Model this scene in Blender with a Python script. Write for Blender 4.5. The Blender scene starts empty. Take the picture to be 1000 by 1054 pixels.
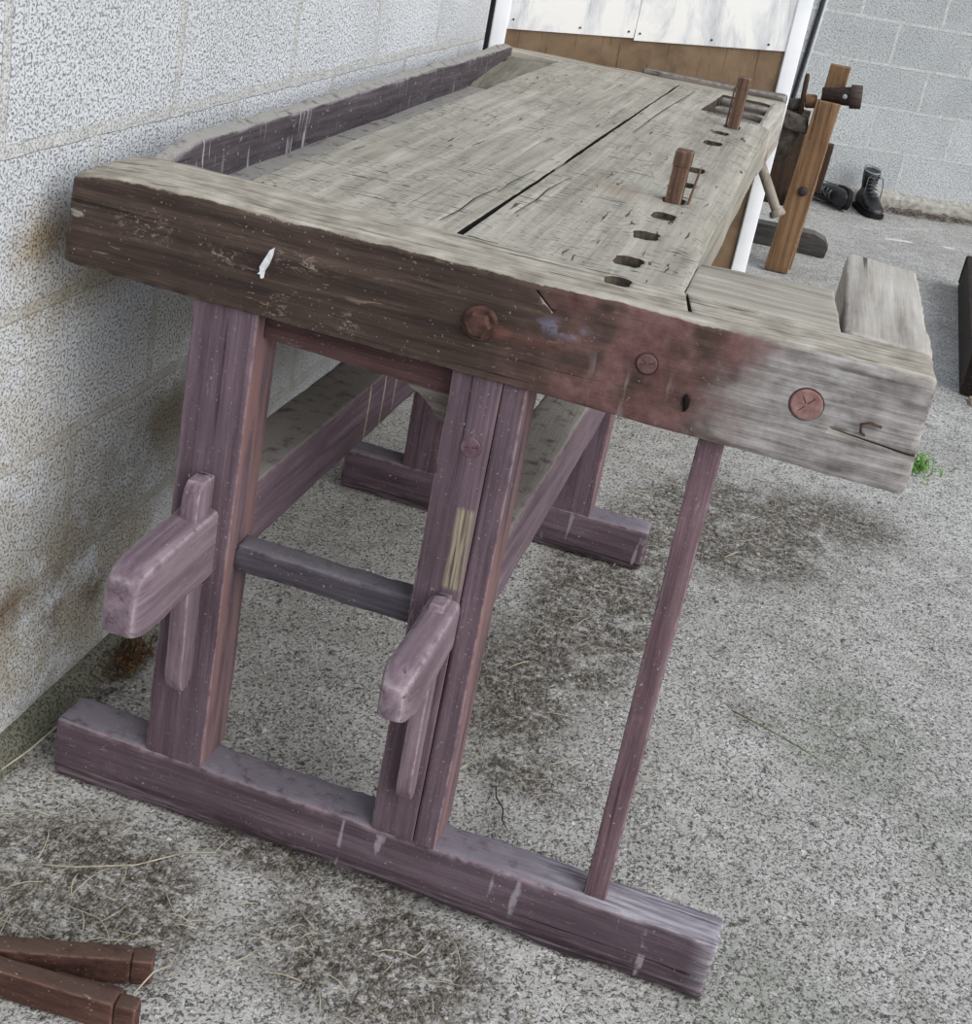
import bpy, bmesh, math, random
from mathutils import Vector, Matrix, noise
sc = bpy.context.scene
COL = sc.collection
random.seed(7)

# ------------------------------------------------------------------ colours and node helpers
def C(h, k=1.0):
    h = h.lstrip('#')
    o = []
    for i in (0, 2, 4):
        c = int(h[i:i+2], 16)/255
        o.append(k*(c/12.92 if c <= .04045 else ((c+.055)/1.055)**2.4))
    return (*o, 1)

class NT:
    def __init__(s, name):
        s.m = bpy.data.materials.new(name); s.m.use_nodes = True
        s.t = s.m.node_tree; s.n = s.t.nodes; s.l = s.t.links
        s.b = s.n['Principled BSDF']
    def put(s, sock, v):
        if v is None: return
        if isinstance(v, bpy.types.NodeSocket): s.l.new(v, sock)
        else: sock.default_value = v
    def coord(s): return s.n.new('ShaderNodeTexCoord').outputs['Object']
    def map(s, v, scale=(1,1,1), loc=(0,0,0), rot=(0,0,0)):
        n = s.n.new('ShaderNodeMapping'); s.put(n.inputs['Vector'], v)
        n.inputs['Scale'].default_value = scale; n.inputs['Location'].default_value = loc; n.inputs['Rotation'].default_value = rot
        return n.outputs[0]
    def noise(s, v, scale=5, detail=4, rough=.55, dist=0):
        n = s.n.new('ShaderNodeTexNoise'); s.put(n.inputs['Vector'], v)
        n.inputs['Scale'].default_value = scale; n.inputs['Detail'].default_value = detail
        n.inputs['Roughness'].default_value = rough; n.inputs['Distortion'].default_value = dist
        return n.outputs['Fac']
    def voro(s, v, scale=5, feature='F1', out='Distance', rnd=1):
        n = s.n.new('ShaderNodeTexVoronoi'); n.feature = feature; s.put(n.inputs['Vector'], v)
        n.inputs['Scale'].default_value = scale; n.inputs['Randomness'].default_value = rnd
        return n.outputs[out]
    def ramp(s, f, stops):
        n = s.n.new('ShaderNodeValToRGB'); s.put(n.inputs['Fac'], f)
        e = n.color_ramp.elements
        while len(e) < len(stops): e.new(.5)
        for a, (p, c) in zip(e, stops):
            a.position = p; a.color = c if isinstance(c, tuple) else (c, c, c, 1)
        return n.outputs['Color']
    def step(s, f, a, b, lo=0., hi=1.):
        n = s.n.new('ShaderNodeMapRange'); n.interpolation_type = 'SMOOTHSTEP'
        s.put(n.inputs['Value'], f)
        if a <= b: vals = (a, b, lo, hi)
        else: vals = (b, a, hi, lo)
        for k, v in zip(('From Min', 'From Max', 'To Min', 'To Max'), vals): n.inputs[k].default_value = v
        return n.outputs[0]
    def mix(s, f, a, b, mode='MIX'):
        n = s.n.new('ShaderNodeMix'); n.data_type = 'RGBA'; n.blend_type = mode
        s.put(n.inputs['Factor'], f); s.put(n.inputs['A'], None); s.put(n.inputs[6], a); s.put(n.inputs[7], b)
        return n.outputs[2]
    def math(s, op, a, b=None, clamp=False):
        n = s.n.new('ShaderNodeMath'); n.operation = op; n.use_clamp = clamp
        s.put(n.inputs[0], a); s.put(n.inputs[1], b)
        return n.outputs[0]
    def mul(s, *a):
        r = a[0]
        for b in a[1:]: r = s.math('MULTIPLY', r, b)
        return r
    def add(s, a, b): return s.math('ADD', a, b)
    def xyz(s, v):
        n = s.n.new('ShaderNodeSeparateXYZ'); s.put(n.inputs[0], v); return n.outputs
    def comb(s, x, y, z):
        n = s.n.new('ShaderNodeCombineXYZ'); s.put(n.inputs[0], x); s.put(n.inputs[1], y); s.put(n.inputs[2], z); return n.outputs[0]
    def normal(s): return s.xyz(s.n.new('ShaderNodeNewGeometry').outputs['Normal'])
    def attr(s, name):
        n = s.n.new('ShaderNodeAttribute'); n.attribute_name = name; return n.outputs['Fac']
    def box(s, c, lo, hi, soft):      # soft box mask in object coordinates; None = free axis
        r = None
        for i in range(3):
            if lo[i] is None: continue
            k = s.mul(s.step(c[i], lo[i]-soft, lo[i]+soft), s.step(c[i], hi[i]+soft, hi[i]-soft))
            r = k if r is None else s.mul(r, k)
        return r
    def blob(s, v, cen, rad):         # 1 at the centre, 0 past the radius
        n = s.n.new('ShaderNodeVectorMath'); n.operation = 'SUBTRACT'; s.put(n.inputs[0], v); n.inputs[1].default_value = cen
        d = s.n.new('ShaderNodeVectorMath'); d.operation = 'DIVIDE'; s.put(d.inputs[0], n.outputs[0])
        d.inputs[1].default_value = rad if isinstance(rad, tuple) else (rad,)*3
        L = s.n.new('ShaderNodeVectorMath'); L.operation = 'LENGTH'; s.put(L.inputs[0], d.outputs[0])
        return s.step(L.outputs['Value'], 1, 0)
    def bump(s, h, strength=.5, dist=.003, prev=None):
        n = s.n.new('ShaderNodeBump'); s.put(n.inputs['Height'], h); n.inputs['Strength'].default_value = strength
        n.inputs['Distance'].default_value = dist
        if prev is not None: s.put(n.inputs['Normal'], prev)
        return n.outputs[0]
    def done(s, col, rough=.8, nrm=None, metal=0, spec=.3):
        s.put(s.b.inputs['Base Color'], col); s.put(s.b.inputs['Roughness'], rough)
        s.put(s.b.inputs['Metallic'], metal); s.b.inputs['Specular IOR Level'].default_value = spec
        if nrm is not None: s.put(s.b.inputs['Normal'], nrm)
        return s.m

def stretch(axis, a, b):
    v = [b, b, b]; v['XYZ'.index(axis)] = a
    return tuple(v)

def wood(name, axis, dark, mid, light, worn=None, dust=None, grain=70, crack=.6, chips=None, extra=None, rough=.78, bumpk=.6, patchy=.5, scratch=.35, scratchc='a59c98'):
    """weathered timber: streaks along `axis`, checks, worn edges, dust on upward faces"""
    s = NT(name); co = s.coord()
    g = s.noise(s.map(co, stretch(axis, grain*.05, grain)), 1, 6, .62, .3)
    big = s.noise(co, 7, 4, .6)
    fib = s.noise(s.map(co, stretch(axis, grain*.12, grain*4.5)), 1, 3, .6)
    col = s.ramp(s.add(s.add(s.mul(g, .55), s.mul(fib, .25)), s.mul(big, .20)), [(.36, C(dark)), (.5, C(mid)), (.64, C(light))])
    pat = s.noise(s.map(co, stretch(axis, 6, 22)), 1, 5, .65)
    if worn:
        w = s.math('ADD', s.mul(s.attr('wear'), 1.0), s.mul(s.step(pat, .62-.1*patchy, .8), patchy), True)
        w = s.mul(w, s.step(s.noise(co, 60, 3), .32, .6))
        col = s.mix(w, col, C(worn))
    if chips:
        ch = s.step(s.noise(co, 130, 3, .7), .66, .71)
        ch = s.mul(ch, s.step(s.noise(co, 9, 2), .48, .62))
        col = s.mix(ch, col, C(chips))
    if dust:
        nz = s.normal()['Z']
        d = s.mul(s.step(nz, .55, .95), s.step(s.noise(co, 40, 4, .65), .25, .5))
        col = s.mix(s.mul(d, .85), col, C(dust))
    ck = s.step(s.noise(s.map(co, stretch(axis, grain*.035, grain*1.6)), 1, 3, .5, .2), .36, .29)
    ck = s.mul(ck, s.step(s.noise(co, 5, 2), .42, .6))
    col = s.mix(s.mul(ck, crack), col, C('1b1513'))
    spk = s.step(s.noise(co, 210, 2, .6), .68, .73)
    col = s.mix(s.mul(spk, .5), col, C('b5aca8'))
    scf = s.step(s.noise(s.map(co, stretch(axis, 30, 190), rot=(.25, .2, .3)), 1, 3, .6), .66, .72)
    scf = s.mul(scf, s.step(s.noise(co, 8, 2), .45, .6))
    col = s.mix(s.mul(scf, scratch), col, C(scratchc))
    if extra: col = extra(s, co, col)
    h = s.add(s.add(s.mul(g, .6), s.mul(fib, .5)), s.mul(ck, -1.0))
    h = s.add(h, s.mul(s.noise(co, 160, 3), .35))
    return s.done(col, rough, s.bump(h, bumpk, .0025))

def plain(name, c1, c2, scale=40, rough=.6, metal=0, bump=.3, spec=.3):
    s = NT(name); co = s.coord()
    n = s.noise(co, scale, 5, .6)
    return s.done(s.ramp(n, [(.35, C(c1)), (.65, C(c2))]), rough, s.bump(n, bump, .002), metal, spec)

# ------------------------------------------------------------------ object helpers
def link(name, me, mat, parent=None):
    o = bpy.data.objects.new(name, me); COL.objects.link(o)
    if mat: me.materials.append(mat)
    if parent:
        o.parent = parent
    return o
def thing(name, loc, label, cat, group=None, rotz=0):
    o = bpy.data.objects.new(name, None); COL.objects.link(o); o.location = loc; o.rotation_euler.z = rotz
    o.empty_display_size = .05
    tag(o, label, cat, group); return o
def tag(o, label, cat, group=None, kind=None):
    o['label'] = label; o['category'] = cat
    if group: o['group'] = group
    if kind: o['kind'] = kind
    return o
def struct(o): o['kind'] = 'structure'; return o
def org(parent):
    return Vector(parent.location) if parent else Vector((0, 0, 0))

def timber(name, shape, mat, parent=None, r=.006, cell=.012, amp=.0012, freq=9, rvar=.7, seed=0, warp=None, origin=None, label=None):
    """a worn beam: shape = (x0,x1,y0,y1,z0,z1) or 8 corners keyed (i,j,k); world coordinates"""
    if isinstance(shape, tuple):
        x0, x1, y0, y1, z0, z1 = shape
        cs = {(i, j, k): Vector(((x0, x1)[i], (y0, y1)[j], (z0, z1)[k])) for i in (0, 1) for j in (0, 1) for k in (0, 1)}
    else: cs = {k: Vector(v) for k, v in shape.items()}
    D = [max((cs[tuple(1 if a == ax else 0 for a in range(3))]-cs[0, 0, 0]).length, (cs[1, 1, 1]-cs[tuple(0 if a == ax else 1 for a in range(3))]).length) for ax in range(3)]
    o0 = origin if origin is not None else org(parent)
    lines = []
    for d in D:
        rr = min(r, d*.45); n = max(1, int((d-2*rr)/cell))
        lines.append([0, rr*.12, rr*.4, rr]+[rr+(d-2*rr)*i/n for i in range(1, n)]+[d-rr, d-rr*.4, d-rr*.12, d])
    idx = {}; V = []; W = []
    off = Vector((seed*3.17, seed*1.31, seed*7.7))
    def vert(i, j, k):
        key = (i, j, k)
        if key in idx: return idx[key]
        p = Vector((lines[0][i], lines[1][j], lines[2][k]))
        nz = noise.noise((p+off)*freq*2.2)*.6+noise.noise((p+off)*freq*7)*.4
        rr = min(r*(1+rvar*nz*1.4), min(D)*.48); rr = max(rr, r*.15)
        q = Vector([min(max(p[a], rr), D[a]-rr) for a in range(3)])
        dv = p-q; L = dv.length
        wear = 0
        if L > 1e-9:
            m = max(abs(a) for a in dv)
            wear = min(1, max(0, (L/m-1)*2.2))
            p = q+dv/L*min(L, rr)
        f = [p[a]/D[a] for a in range(3)]
        w = Vector((0, 0, 0))
        for (a, b, c), v in cs.items():
            w += v*((f[0] if a else 1-f[0])*(f[1] if b else 1-f[1])*(f[2] if c else 1-f[2]))
        w += noise.noise_vector((w+off)*freq)*amp + noise.noise_vector((w+off)*freq*5)*amp*.35
        if warp: w = Vector(warp(w))
        idx[key] = len(V); V.append(w-o0); W.append(wear)
        return idx[key]
    F = []
    N = [len(l)-1 for l in lines]
    for ax in range(3):
        u, v = (ax+1) % 3, (ax+2) % 3
        for side in (0, 1):
            for a in range(N[u]):
                for b in range(N[v]):
                    q = []
                    for da, db in ((0, 0), (1, 0), (1, 1), (0, 1)):
                        k = [0, 0, 0]; k[ax] = side*N[ax]; k[u] = a+da; k[v] = b+db
                        q.append(vert(*k))
                    F.append(q if side else q[::-1])
    me = bpy.data.meshes.new(name); me.from_pydata(V, [], F)
    at = me.attributes.new('wear', 'FLOAT', 'POINT'); at.data.foreach_set('value', W)
    me.polygons.foreach_set('use_smooth', [True]*len(F)); me.update()
    o = link(name, me, mat, parent)
    if not parent: o.location = o0
    if label: o['label'] = label
    return o

def mesh(name, V, F, mat, parent=None, smooth=False, origin=None, label=None):
    o0 = origin if origin is not None else org(parent)
    me = bpy.data.meshes.new(name); me.from_pydata([Vector(v)-o0 for v in V], [], F)
    bm = bmesh.new(); bm.from_mesh(me); bmesh.ops.recalc_face_normals(bm, faces=bm.faces); bm.to_mesh(me); bm.free()
    me.polygons.foreach_set('use_smooth', [smooth]*len(me.polygons)); me.update()
    o = link(name, me, mat, parent)
    if not parent: o.location = o0
    if label: o['label'] = label
    return o

def frame(d):
    d = d.normalized(); a = Vector((0, 0, 1)) if abs(d.z) < .9 else Vector((1, 0, 0))
    u = d.cross(a).normalized(); return u, d.cross(u)
def tube_data(path, rad, n=10, V=None, F=None):
    V = [] if V is None else V; F = [] if F is None else F
    P = [Vector(p) for p in path]; b0 = len(V)
    R = rad if isinstance(rad, (list, tuple)) else [rad]*len(P)
    u = None
    for i, p in enumerate(P):
        d = (P[min(i+1, len(P)-1)]-P[max(i-1, 0)]).normalized()
        if u is None: u, v = frame(d)
        else:
            u = (u-d*u.dot(d)).normalized(); v = d.cross(u)
        for k in range(n):
            a = 2*math.pi*k/n; V.append(p+(u*math.cos(a)+v*math.sin(a))*R[i])
    for i in range(len(P)-1):
        for k in range(n):
            F.append([b0+i*n+k, b0+i*n+(k+1) % n, b0+(i+1)*n+(k+1) % n, b0+(i+1)*n+k])
    F.append([b0+k for k in range(n)][::-1]); F.append([b0+(len(P)-1)*n+k for k in range(n)])
    return V, F
def tube(name, path, rad, mat, parent=None, n=12, smooth=True, origin=None, label=None):
    V, F = tube_data(path, rad, n)
    return mesh(name, V, F, mat, parent, smooth, origin, label)
def lathe(name, p0, p1, prof, mat, parent=None, n=24, smooth=True, origin=None, label=None):
    """prof = [(t along p0-p1, radius)], sharp where t repeats"""
    p0 = Vector(p0); p1 = Vector(p1)
    P = []; R = []
    for i, (t, r) in enumerate(prof):
        P.append(p0.lerp(p1, t)); R.append(r)
    d = (p1-p0).normalized(); u, v = frame(d); V = []; F = []
    for p, r in zip(P, R):
        for k in range(n):
            a = 2*math.pi*k/n; V.append(p+(u*math.cos(a)+v*math.sin(a))*r)
    for i in range(len(P)-1):
        for k in range(n): F.append([i*n+k, i*n+(k+1) % n, (i+1)*n+(k+1) % n, (i+1)*n+k])
    F.append(list(range(n))[::-1]); F.append([(len(P)-1)*n+k for k in range(n)])
    o = mesh(name, V, F, mat, parent, False, origin, label)
    if smooth:
        o.data.polygons.foreach_set('use_smooth', [len(p.vertices) == 4 for p in o.data.polygons])
        for e in o.data.edges: pass
    return o

def bake(o):
    dg = bpy.context.evaluated_depsgraph_get(); dg.update()
    me = bpy.data.meshes.new_from_object(o.evaluated_get(dg)); old = o.data
    o.modifiers.clear(); o.data = me; me.name = old.name
    bpy.data.meshes.remove(old)
def cut(o, boxes, mat=None):
    """carve rounded-box pockets out of o; boxes are lists of world points (bottom ring, top ring)"""
    bm = bmesh.new(); off = org(o.parent) if o.parent else Vector(o.location)
    for lo, hi in boxes:
        n = len(lo)
        a = [bm.verts.new(Vector(p)-off) for p in lo]; b = [bm.verts.new(Vector(p)-off) for p in hi]
        bm.faces.new(a[::-1]); bm.faces.new(b)
        for i in range(n): bm.faces.new((a[i], a[(i+1) % n], b[(i+1) % n], b[i]))
    bmesh.ops.recalc_face_normals(bm, faces=bm.faces)
    me = bpy.data.meshes.new('cutter'); bm.to_mesh(me); bm.free()
    if mat: me.materials.append(mat)
    c = bpy.data.objects.new('cutter', me); COL.objects.link(c)
    c.parent = o.parent
    if not o.parent: c.location = o.location
    bpy.context.view_layer.update()
    md = o.modifiers.new('b', 'BOOLEAN'); md.operation = 'DIFFERENCE'; md.object = c; md.solver = 'EXACT'; md.material_mode = 'TRANSFER'
    bake(o); bpy.data.objects.remove(c); bpy.data.meshes.remove(me)
def ring(cx, cy, hx, hy, z, n=16, pw=4, jit=0, seed=0):
    rnd = random.Random(seed); o = []
    for k in range(n):
        a = 2*math.pi*(k+.5)/n; c, s = math.cos(a), math.sin(a)
        q = 1/((abs(c)**pw+abs(s)**pw)**(1/pw)); j = 1+rnd.uniform(-jit, jit)
        o.append((cx+hx*c*q*j, cy+hy*s*q*j, z))
    return o

# ------------------------------------------------------------------ materials
BASE = Vector((.55, 1.05, 0))        # foot of the workbench; its parts' object coordinates start here
def bx(x): return x-BASE.x
def by(y): return y-BASE.y

def cap_extra(s, co, col):
    c = s.xyz(co); nz = s.normal()['Z']
    wob = s.mul(s.add(s.noise(co, 9, 4, .6), -.5), .22)
    x = s.add(c['X'], wob)
    front = s.step(nz, .75, .35)
    # reddish stain in the middle, bare grey wood at the free end
    fine = s.noise(s.map(co, (5, 110, 110)), 1, 6, .75)
    red = s.ramp(s.noise(co, 28, 4, .65), [(.3, C('4d3431')), (.5, C('6f4f4c')), (.72, C('8a6a68'))])
    k = s.mul(s.mul(s.step(x, bx(.56), bx(.68)), s.step(x, bx(1.0), bx(.84))), s.step(s.noise(co, 16, 3), .3, .55), .85)
    col = s.mix(s.mul(k, front), col, red)
    grey = s.ramp(s.add(s.mul(fine, .7), s.mul(s.noise(co, 45, 4), .3)), [(.36, C('5f5957')), (.48, C('908b88')), (.62, C('b8b5b3'))])
    kg = s.mul(s.step(x, bx(.83), bx(.93)), front)
    col = s.mix(kg, col, grey)
    blue = s.mul(s.blob(co, (bx(.66), by(0), .868), (.05, .1, .016)), s.step(s.noise(co, 50, 3), .4, .6), front)
    col = s.mix(s.mul(blue, .7), col, C('8488a0'))
    drip = s.mul(s.step(s.noise(s.map(co, (34, 34, 7)), 1, 3), .53, .63), s.box(c, (bx(.68), by(-.1), .76), (bx(.84), by(.1), .84), .02), front)
    col = s.mix(s.mul(drip, .7), col, C('97908e'))
    red2 = s.mul(s.blob(co, (bx(.60), by(0), .845), (.075, .1, .016)), s.step(s.noise(s.map(co, (12, 40, 40)), 1, 3), .4, .6), front)
    col = s.mix(s.mul(red2, .6), col, C('80504a'))
    # scuffs on the dark end
    for cx, cz, rx, rz in ((.11, .865, .06, .03), (.30, .80, .03, .03), (.40, .805, .02, .03), (.22, .85, .05, .02), (.33, .87, .07, .02)):
        sc_ = s.mul(s.blob(co, (bx(cx), by(0), cz), (rx, .1, rz)), s.step(s.noise(s.map(co, (60, 60, 110), rot=(0, .6, 0)), 1, 4, .75, 1.2), .52, .62), front)
        col = s.mix(s.mul(sc_, .8), col, C('9a8b7e'))
    scr = s.mul(s.step(s.noise(s.map(co, (14, 60, 130), rot=(0, .7, 0)), 1, 3, .6, .8), .67, .72), front, s.step(x, bx(.8), bx(.6)))
    col = s.mix(s.mul(scr, .55), col, C('8d7b6c'))
    # top: bare grey timber
    top = s.ramp(s.add(s.mul(fine, .6), s.mul(s.noise(co, 25, 4), .4)), [(.36, C('6e675c')), (.49, C('999285')), (.62, C('bab4a8'))])
    kt = s.step(s.add(nz, s.mul(s.add(s.noise(co, 90, 4, .7), -.5), .5)), .40, .58)
    col = s.mix(kt, col, top)
    lit = s.mul(kt, s.step(s.noise(s.map(co, (9, 110, 110)), 1, 3, .5, .3), .40, .33))
    return s.mix(s.mul(lit, .7), col, C('3a322b'))

def top_extra(s, co, col):
    """bench top: many short checks across and along the boards, pale scrapes, rust tint round the dog"""
    warp = s.n.new('ShaderNodeVectorMath'); warp.operation = 'ADD'; s.put(warp.inputs[0], co)
    nz_ = s.n.new('ShaderNodeTexNoise'); s.put(nz_.inputs['Vector'], co); nz_.inputs['Scale'].default_value = 9
    sc2 = s.n.new('ShaderNodeVectorMath'); sc2.operation = 'SCALE'; s.put(sc2.inputs[0], nz_.outputs['Color']); sc2.inputs['Scale'].default_value = .03
    s.put(warp.inputs[1], sc2.outputs[0]); wv = warp.outputs[0]
    a1 = s.mul(s.step(s.noise(s.map(wv, (26, 170, 60), rot=(0, 0, .30)), 1, 2, .5), .375, .345), s.step(s.noise(co, 5, 3), .40, .54))
    a2 = s.mul(s.step(s.noise(s.map(wv, (60, 330, 60), rot=(0, 0, .22)), 1, 2, .5), .39, .35), s.step(s.noise(s.map(co, (1, 1, 1), (7, 3, 1)), 9, 3), .42, .54))
    b1 = s.mul(s.step(s.noise(s.map(wv, (120, 9, 60), rot=(0, 0, .12)), 1, 2, .5), .335, .305), s.step(s.noise(s.map(co, (1, 1, 1), (3, 1, 2)), 5, 3), .44, .56))
    a = s.math('MAXIMUM', a1, a2); b = b1
    t = s.step(s.normal()['Z'], .2, .6)
    col = s.mix(s.mul(s.math('MAXIMUM', a, b), .9, t), col, C('2b2721'))
    sc_ = s.step(s.noise(s.map(co, (30, 90, 30), rot=(0, 0, .5)), 1, 4, .6), .66, .74)
    col = s.mix(s.mul(sc_, .5), col, C('cfcabd'))
    rust = s.mul(s.blob(co, (bx(.63), by(.62), .92), (.1, .09, .1)), s.step(s.noise(co, 18, 3), .35, .65))
    return s.mix(s.mul(rust, .45), col, C('8a6a55'))

M = {}
M['cap'] = wood('end_cap_timber', 'X', '2a211e', '43362f', '5d4e46', worn='6d5f56', chips='93887d', extra=cap_extra, crack=.8, patchy=.12, scratch=.6, scratchc='8a7a6c')
M['top'] = wood('bench_top_timber', 'Y', '7f7b6f', '9b968a', 'b2ada2', worn='b0aba0', extra=top_extra, crack=.3, grain=42)
M['topx'] = wood('bench_top_crossgrain_timber', 'X', '736d61', '999387', 'b6b1a6', worn='b4afa4', grain=48, crack=.9, patchy=.3)
M['ramp'] = wood('tray_ramp_timber', 'Y', '4f4b42', '6f6b60', '8b867a', worn='938e82', grain=30, crack=.9)
M['jaw'] = wood('vise_jaw_timber', 'Y', '847e76', 'aaa49b', 'c3beb6', worn='bdb8b0', grain=40, crack=.8)
M['greydark'] = wood('dark_weathered_timber', 'X', '3c3531', '625a54', '857e78', worn='a09a93', crack=.9)
def tray_extra(s, co, col):
    c = s.xyz(co); nx_ = s.step(s.normal()['X'], .5, .8)
    st = s.mul(s.step(s.noise(s.map(co, (60, 75, 6)), 1, 3, .6), .60, .66), s.step(s.noise(co, 6, 2), .42, .55), nx_)
    sp = s.mul(s.step(s.noise(co, 85, 3, .6), .66, .72), nx_)
    col = s.mix(s.mul(s.math('MAXIMUM', st, sp), .7), col, C('b4b1b4'))
    return col
M['tray'] = wood('tray_timber', 'Y', '332d31', '4a4347', '645d62', worn='8d8889', chips='a9a6aa', dust='9b9892', crack=.7, patchy=.3, extra=tray_extra)
def leg_extra(s, co, col):
    c = s.xyz(co)
    bare = s.box(c, (bx(.5745), by(-.05), .49), (bx(.597), by(.05), .604), .004)
    sl = s.step(s.add(c['X'], s.mul(c['Z'], -.12)), bx(.5745)-.074, bx(.5745)-.070)
    bare = s.mul(bare, sl)
    raw = s.ramp(s.noise(s.map(co, (260, 260, 8)), 1, 3), [(.36, C('4a4038')), (.5, C('8d8272')), (.68, C('b0a693'))])
    col = s.mix(bare, col, raw)
    red = s.mul(s.step(s.normal()['X'], .4, .8), s.step(s.noise(s.map(co, (40, 40, 5)), 1, 4), .36, .6))
    return s.mix(s.mul(red, .6), col, C('93706a'))
P = dict(worn='9a858b', chips='b3a6ab', grain=55, patchy=.45)
M['pz'] = wood('purple_painted_timber_upright', 'Z', '493c42', '64535c', '7c6b73', extra=leg_extra, **P)
def foot_extra(s, co, col):
    c = s.xyz(co); nz = s.normal()['Z']
    fib = s.noise(s.map(co, (7, 150, 150)), 1, 4, .65)
    w = s.mul(s.step(s.add(c['X'], s.mul(s.add(s.noise(co, 12, 3), -.5), .3)), bx(.62), bx(.95)), s.step(nz, .2, .8))
    w = s.math('MAXIMUM', w, s.mul(s.step(c['X'], bx(.99), bx(1.03)), .8))
    col = s.mix(s.mul(w, .8), col, s.ramp(fib, [(.38, C('625a62')), (.5, C('969199')), (.62, C('b9b5bb'))]))
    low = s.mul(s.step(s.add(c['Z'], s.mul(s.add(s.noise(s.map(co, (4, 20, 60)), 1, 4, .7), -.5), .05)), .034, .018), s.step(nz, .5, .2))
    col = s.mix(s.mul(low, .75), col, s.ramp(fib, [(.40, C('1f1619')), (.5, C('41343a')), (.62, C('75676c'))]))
    dr = s.mul(s.step(s.noise(s.map(co, (45, 3, 6)), 1, 2), .62, .67), s.step(s.noise(co, 40, 3), .42, .55), s.step(nz, .6, .2), s.step(c['X'], bx(.42), bx(.5)))
    return s.mix(s.mul(dr, .6), col, C('a59ea4'))
M['px'] = wood('purple_painted_timber_crosswise', 'X', '3f343b', '594a52', '70616a', dust='827c85', crack=.9, extra=foot_extra, **P)
M['py'] = wood('purple_painted_timber_lengthwise', 'Y', '56474f', '715f68', '8a7881', dust='a5a199', **P)
M['tenon'] = wood('purple_worn_tenon', 'Y', '5c4d55', '7b6a73', '94838b', worn='a5989d', chips='a99aa2', grain=45, patchy=.6)
M['wedge'] = wood('purple_wedge_timber', 'Z', '5f4e57', '7c6a73', '94828a', worn='a0939a', grain=45)
M['pdark'] = wood('dark_maroon_timber', 'X', '3a2728', '553c3c', '6b5050', worn='7b6563')
M['pdarkz'] = wood('dark_maroon_timber_upright', 'Z', '32211f', '4c3436', '62484c', worn='6d5653', extra=None)
M['rail'] = wood('dark_slate_timber', 'X', '38333a', '514b54', '69636b', worn='7b757a', dust='706c72')
M['post'] = wood('maroon_painted_post', 'Z', '4d3b40', '6c565c', '836d72', worn='97858a', grain=80, chips='a99aa2')
M['rust'] = plain('rusted_iron', '382824', '5f443a', 90, .85, .1, .8)
M['dog'] = wood('bench_dog_timber', 'Z', '3d2d26', '5c4539', '78604f', worn='9c8675', crack=.7, grain=90)
M['plug'] = plain('reddish_plug_wood', '7b5a56', 'a07f7a', 70, .8, 0, .5)
M['plug2'] = plain('stained_plug_wood', '5a403d', '75585a', 70, .8, 0, .5)
M['plugp'] = plain('purple_plug_wood', '5f4650', '7d6470', 90, .8, 0, .6)
M['hole'] = plain('shaded_hole_wood', '3b352d', '5e564b', 60, .95, 0, .6)
M['groove'] = plain('plug_groove_wood', '3a2725', '503836', 50, .9)
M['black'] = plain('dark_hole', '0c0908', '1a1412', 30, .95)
M['dab'] = plain('white_paint_dab', 'c9cbd0', 'eceef0', 120, .6)
M['drip'] = plain('cream_paint_drip', 'b8a998', 'd9cfc4', 90, .6)
M['handle'] = wood('pale_turned_timber', 'Z', '6f665b', '958c7f', 'b5ad9f', worn='b5ad9f', grain=40)

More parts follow.
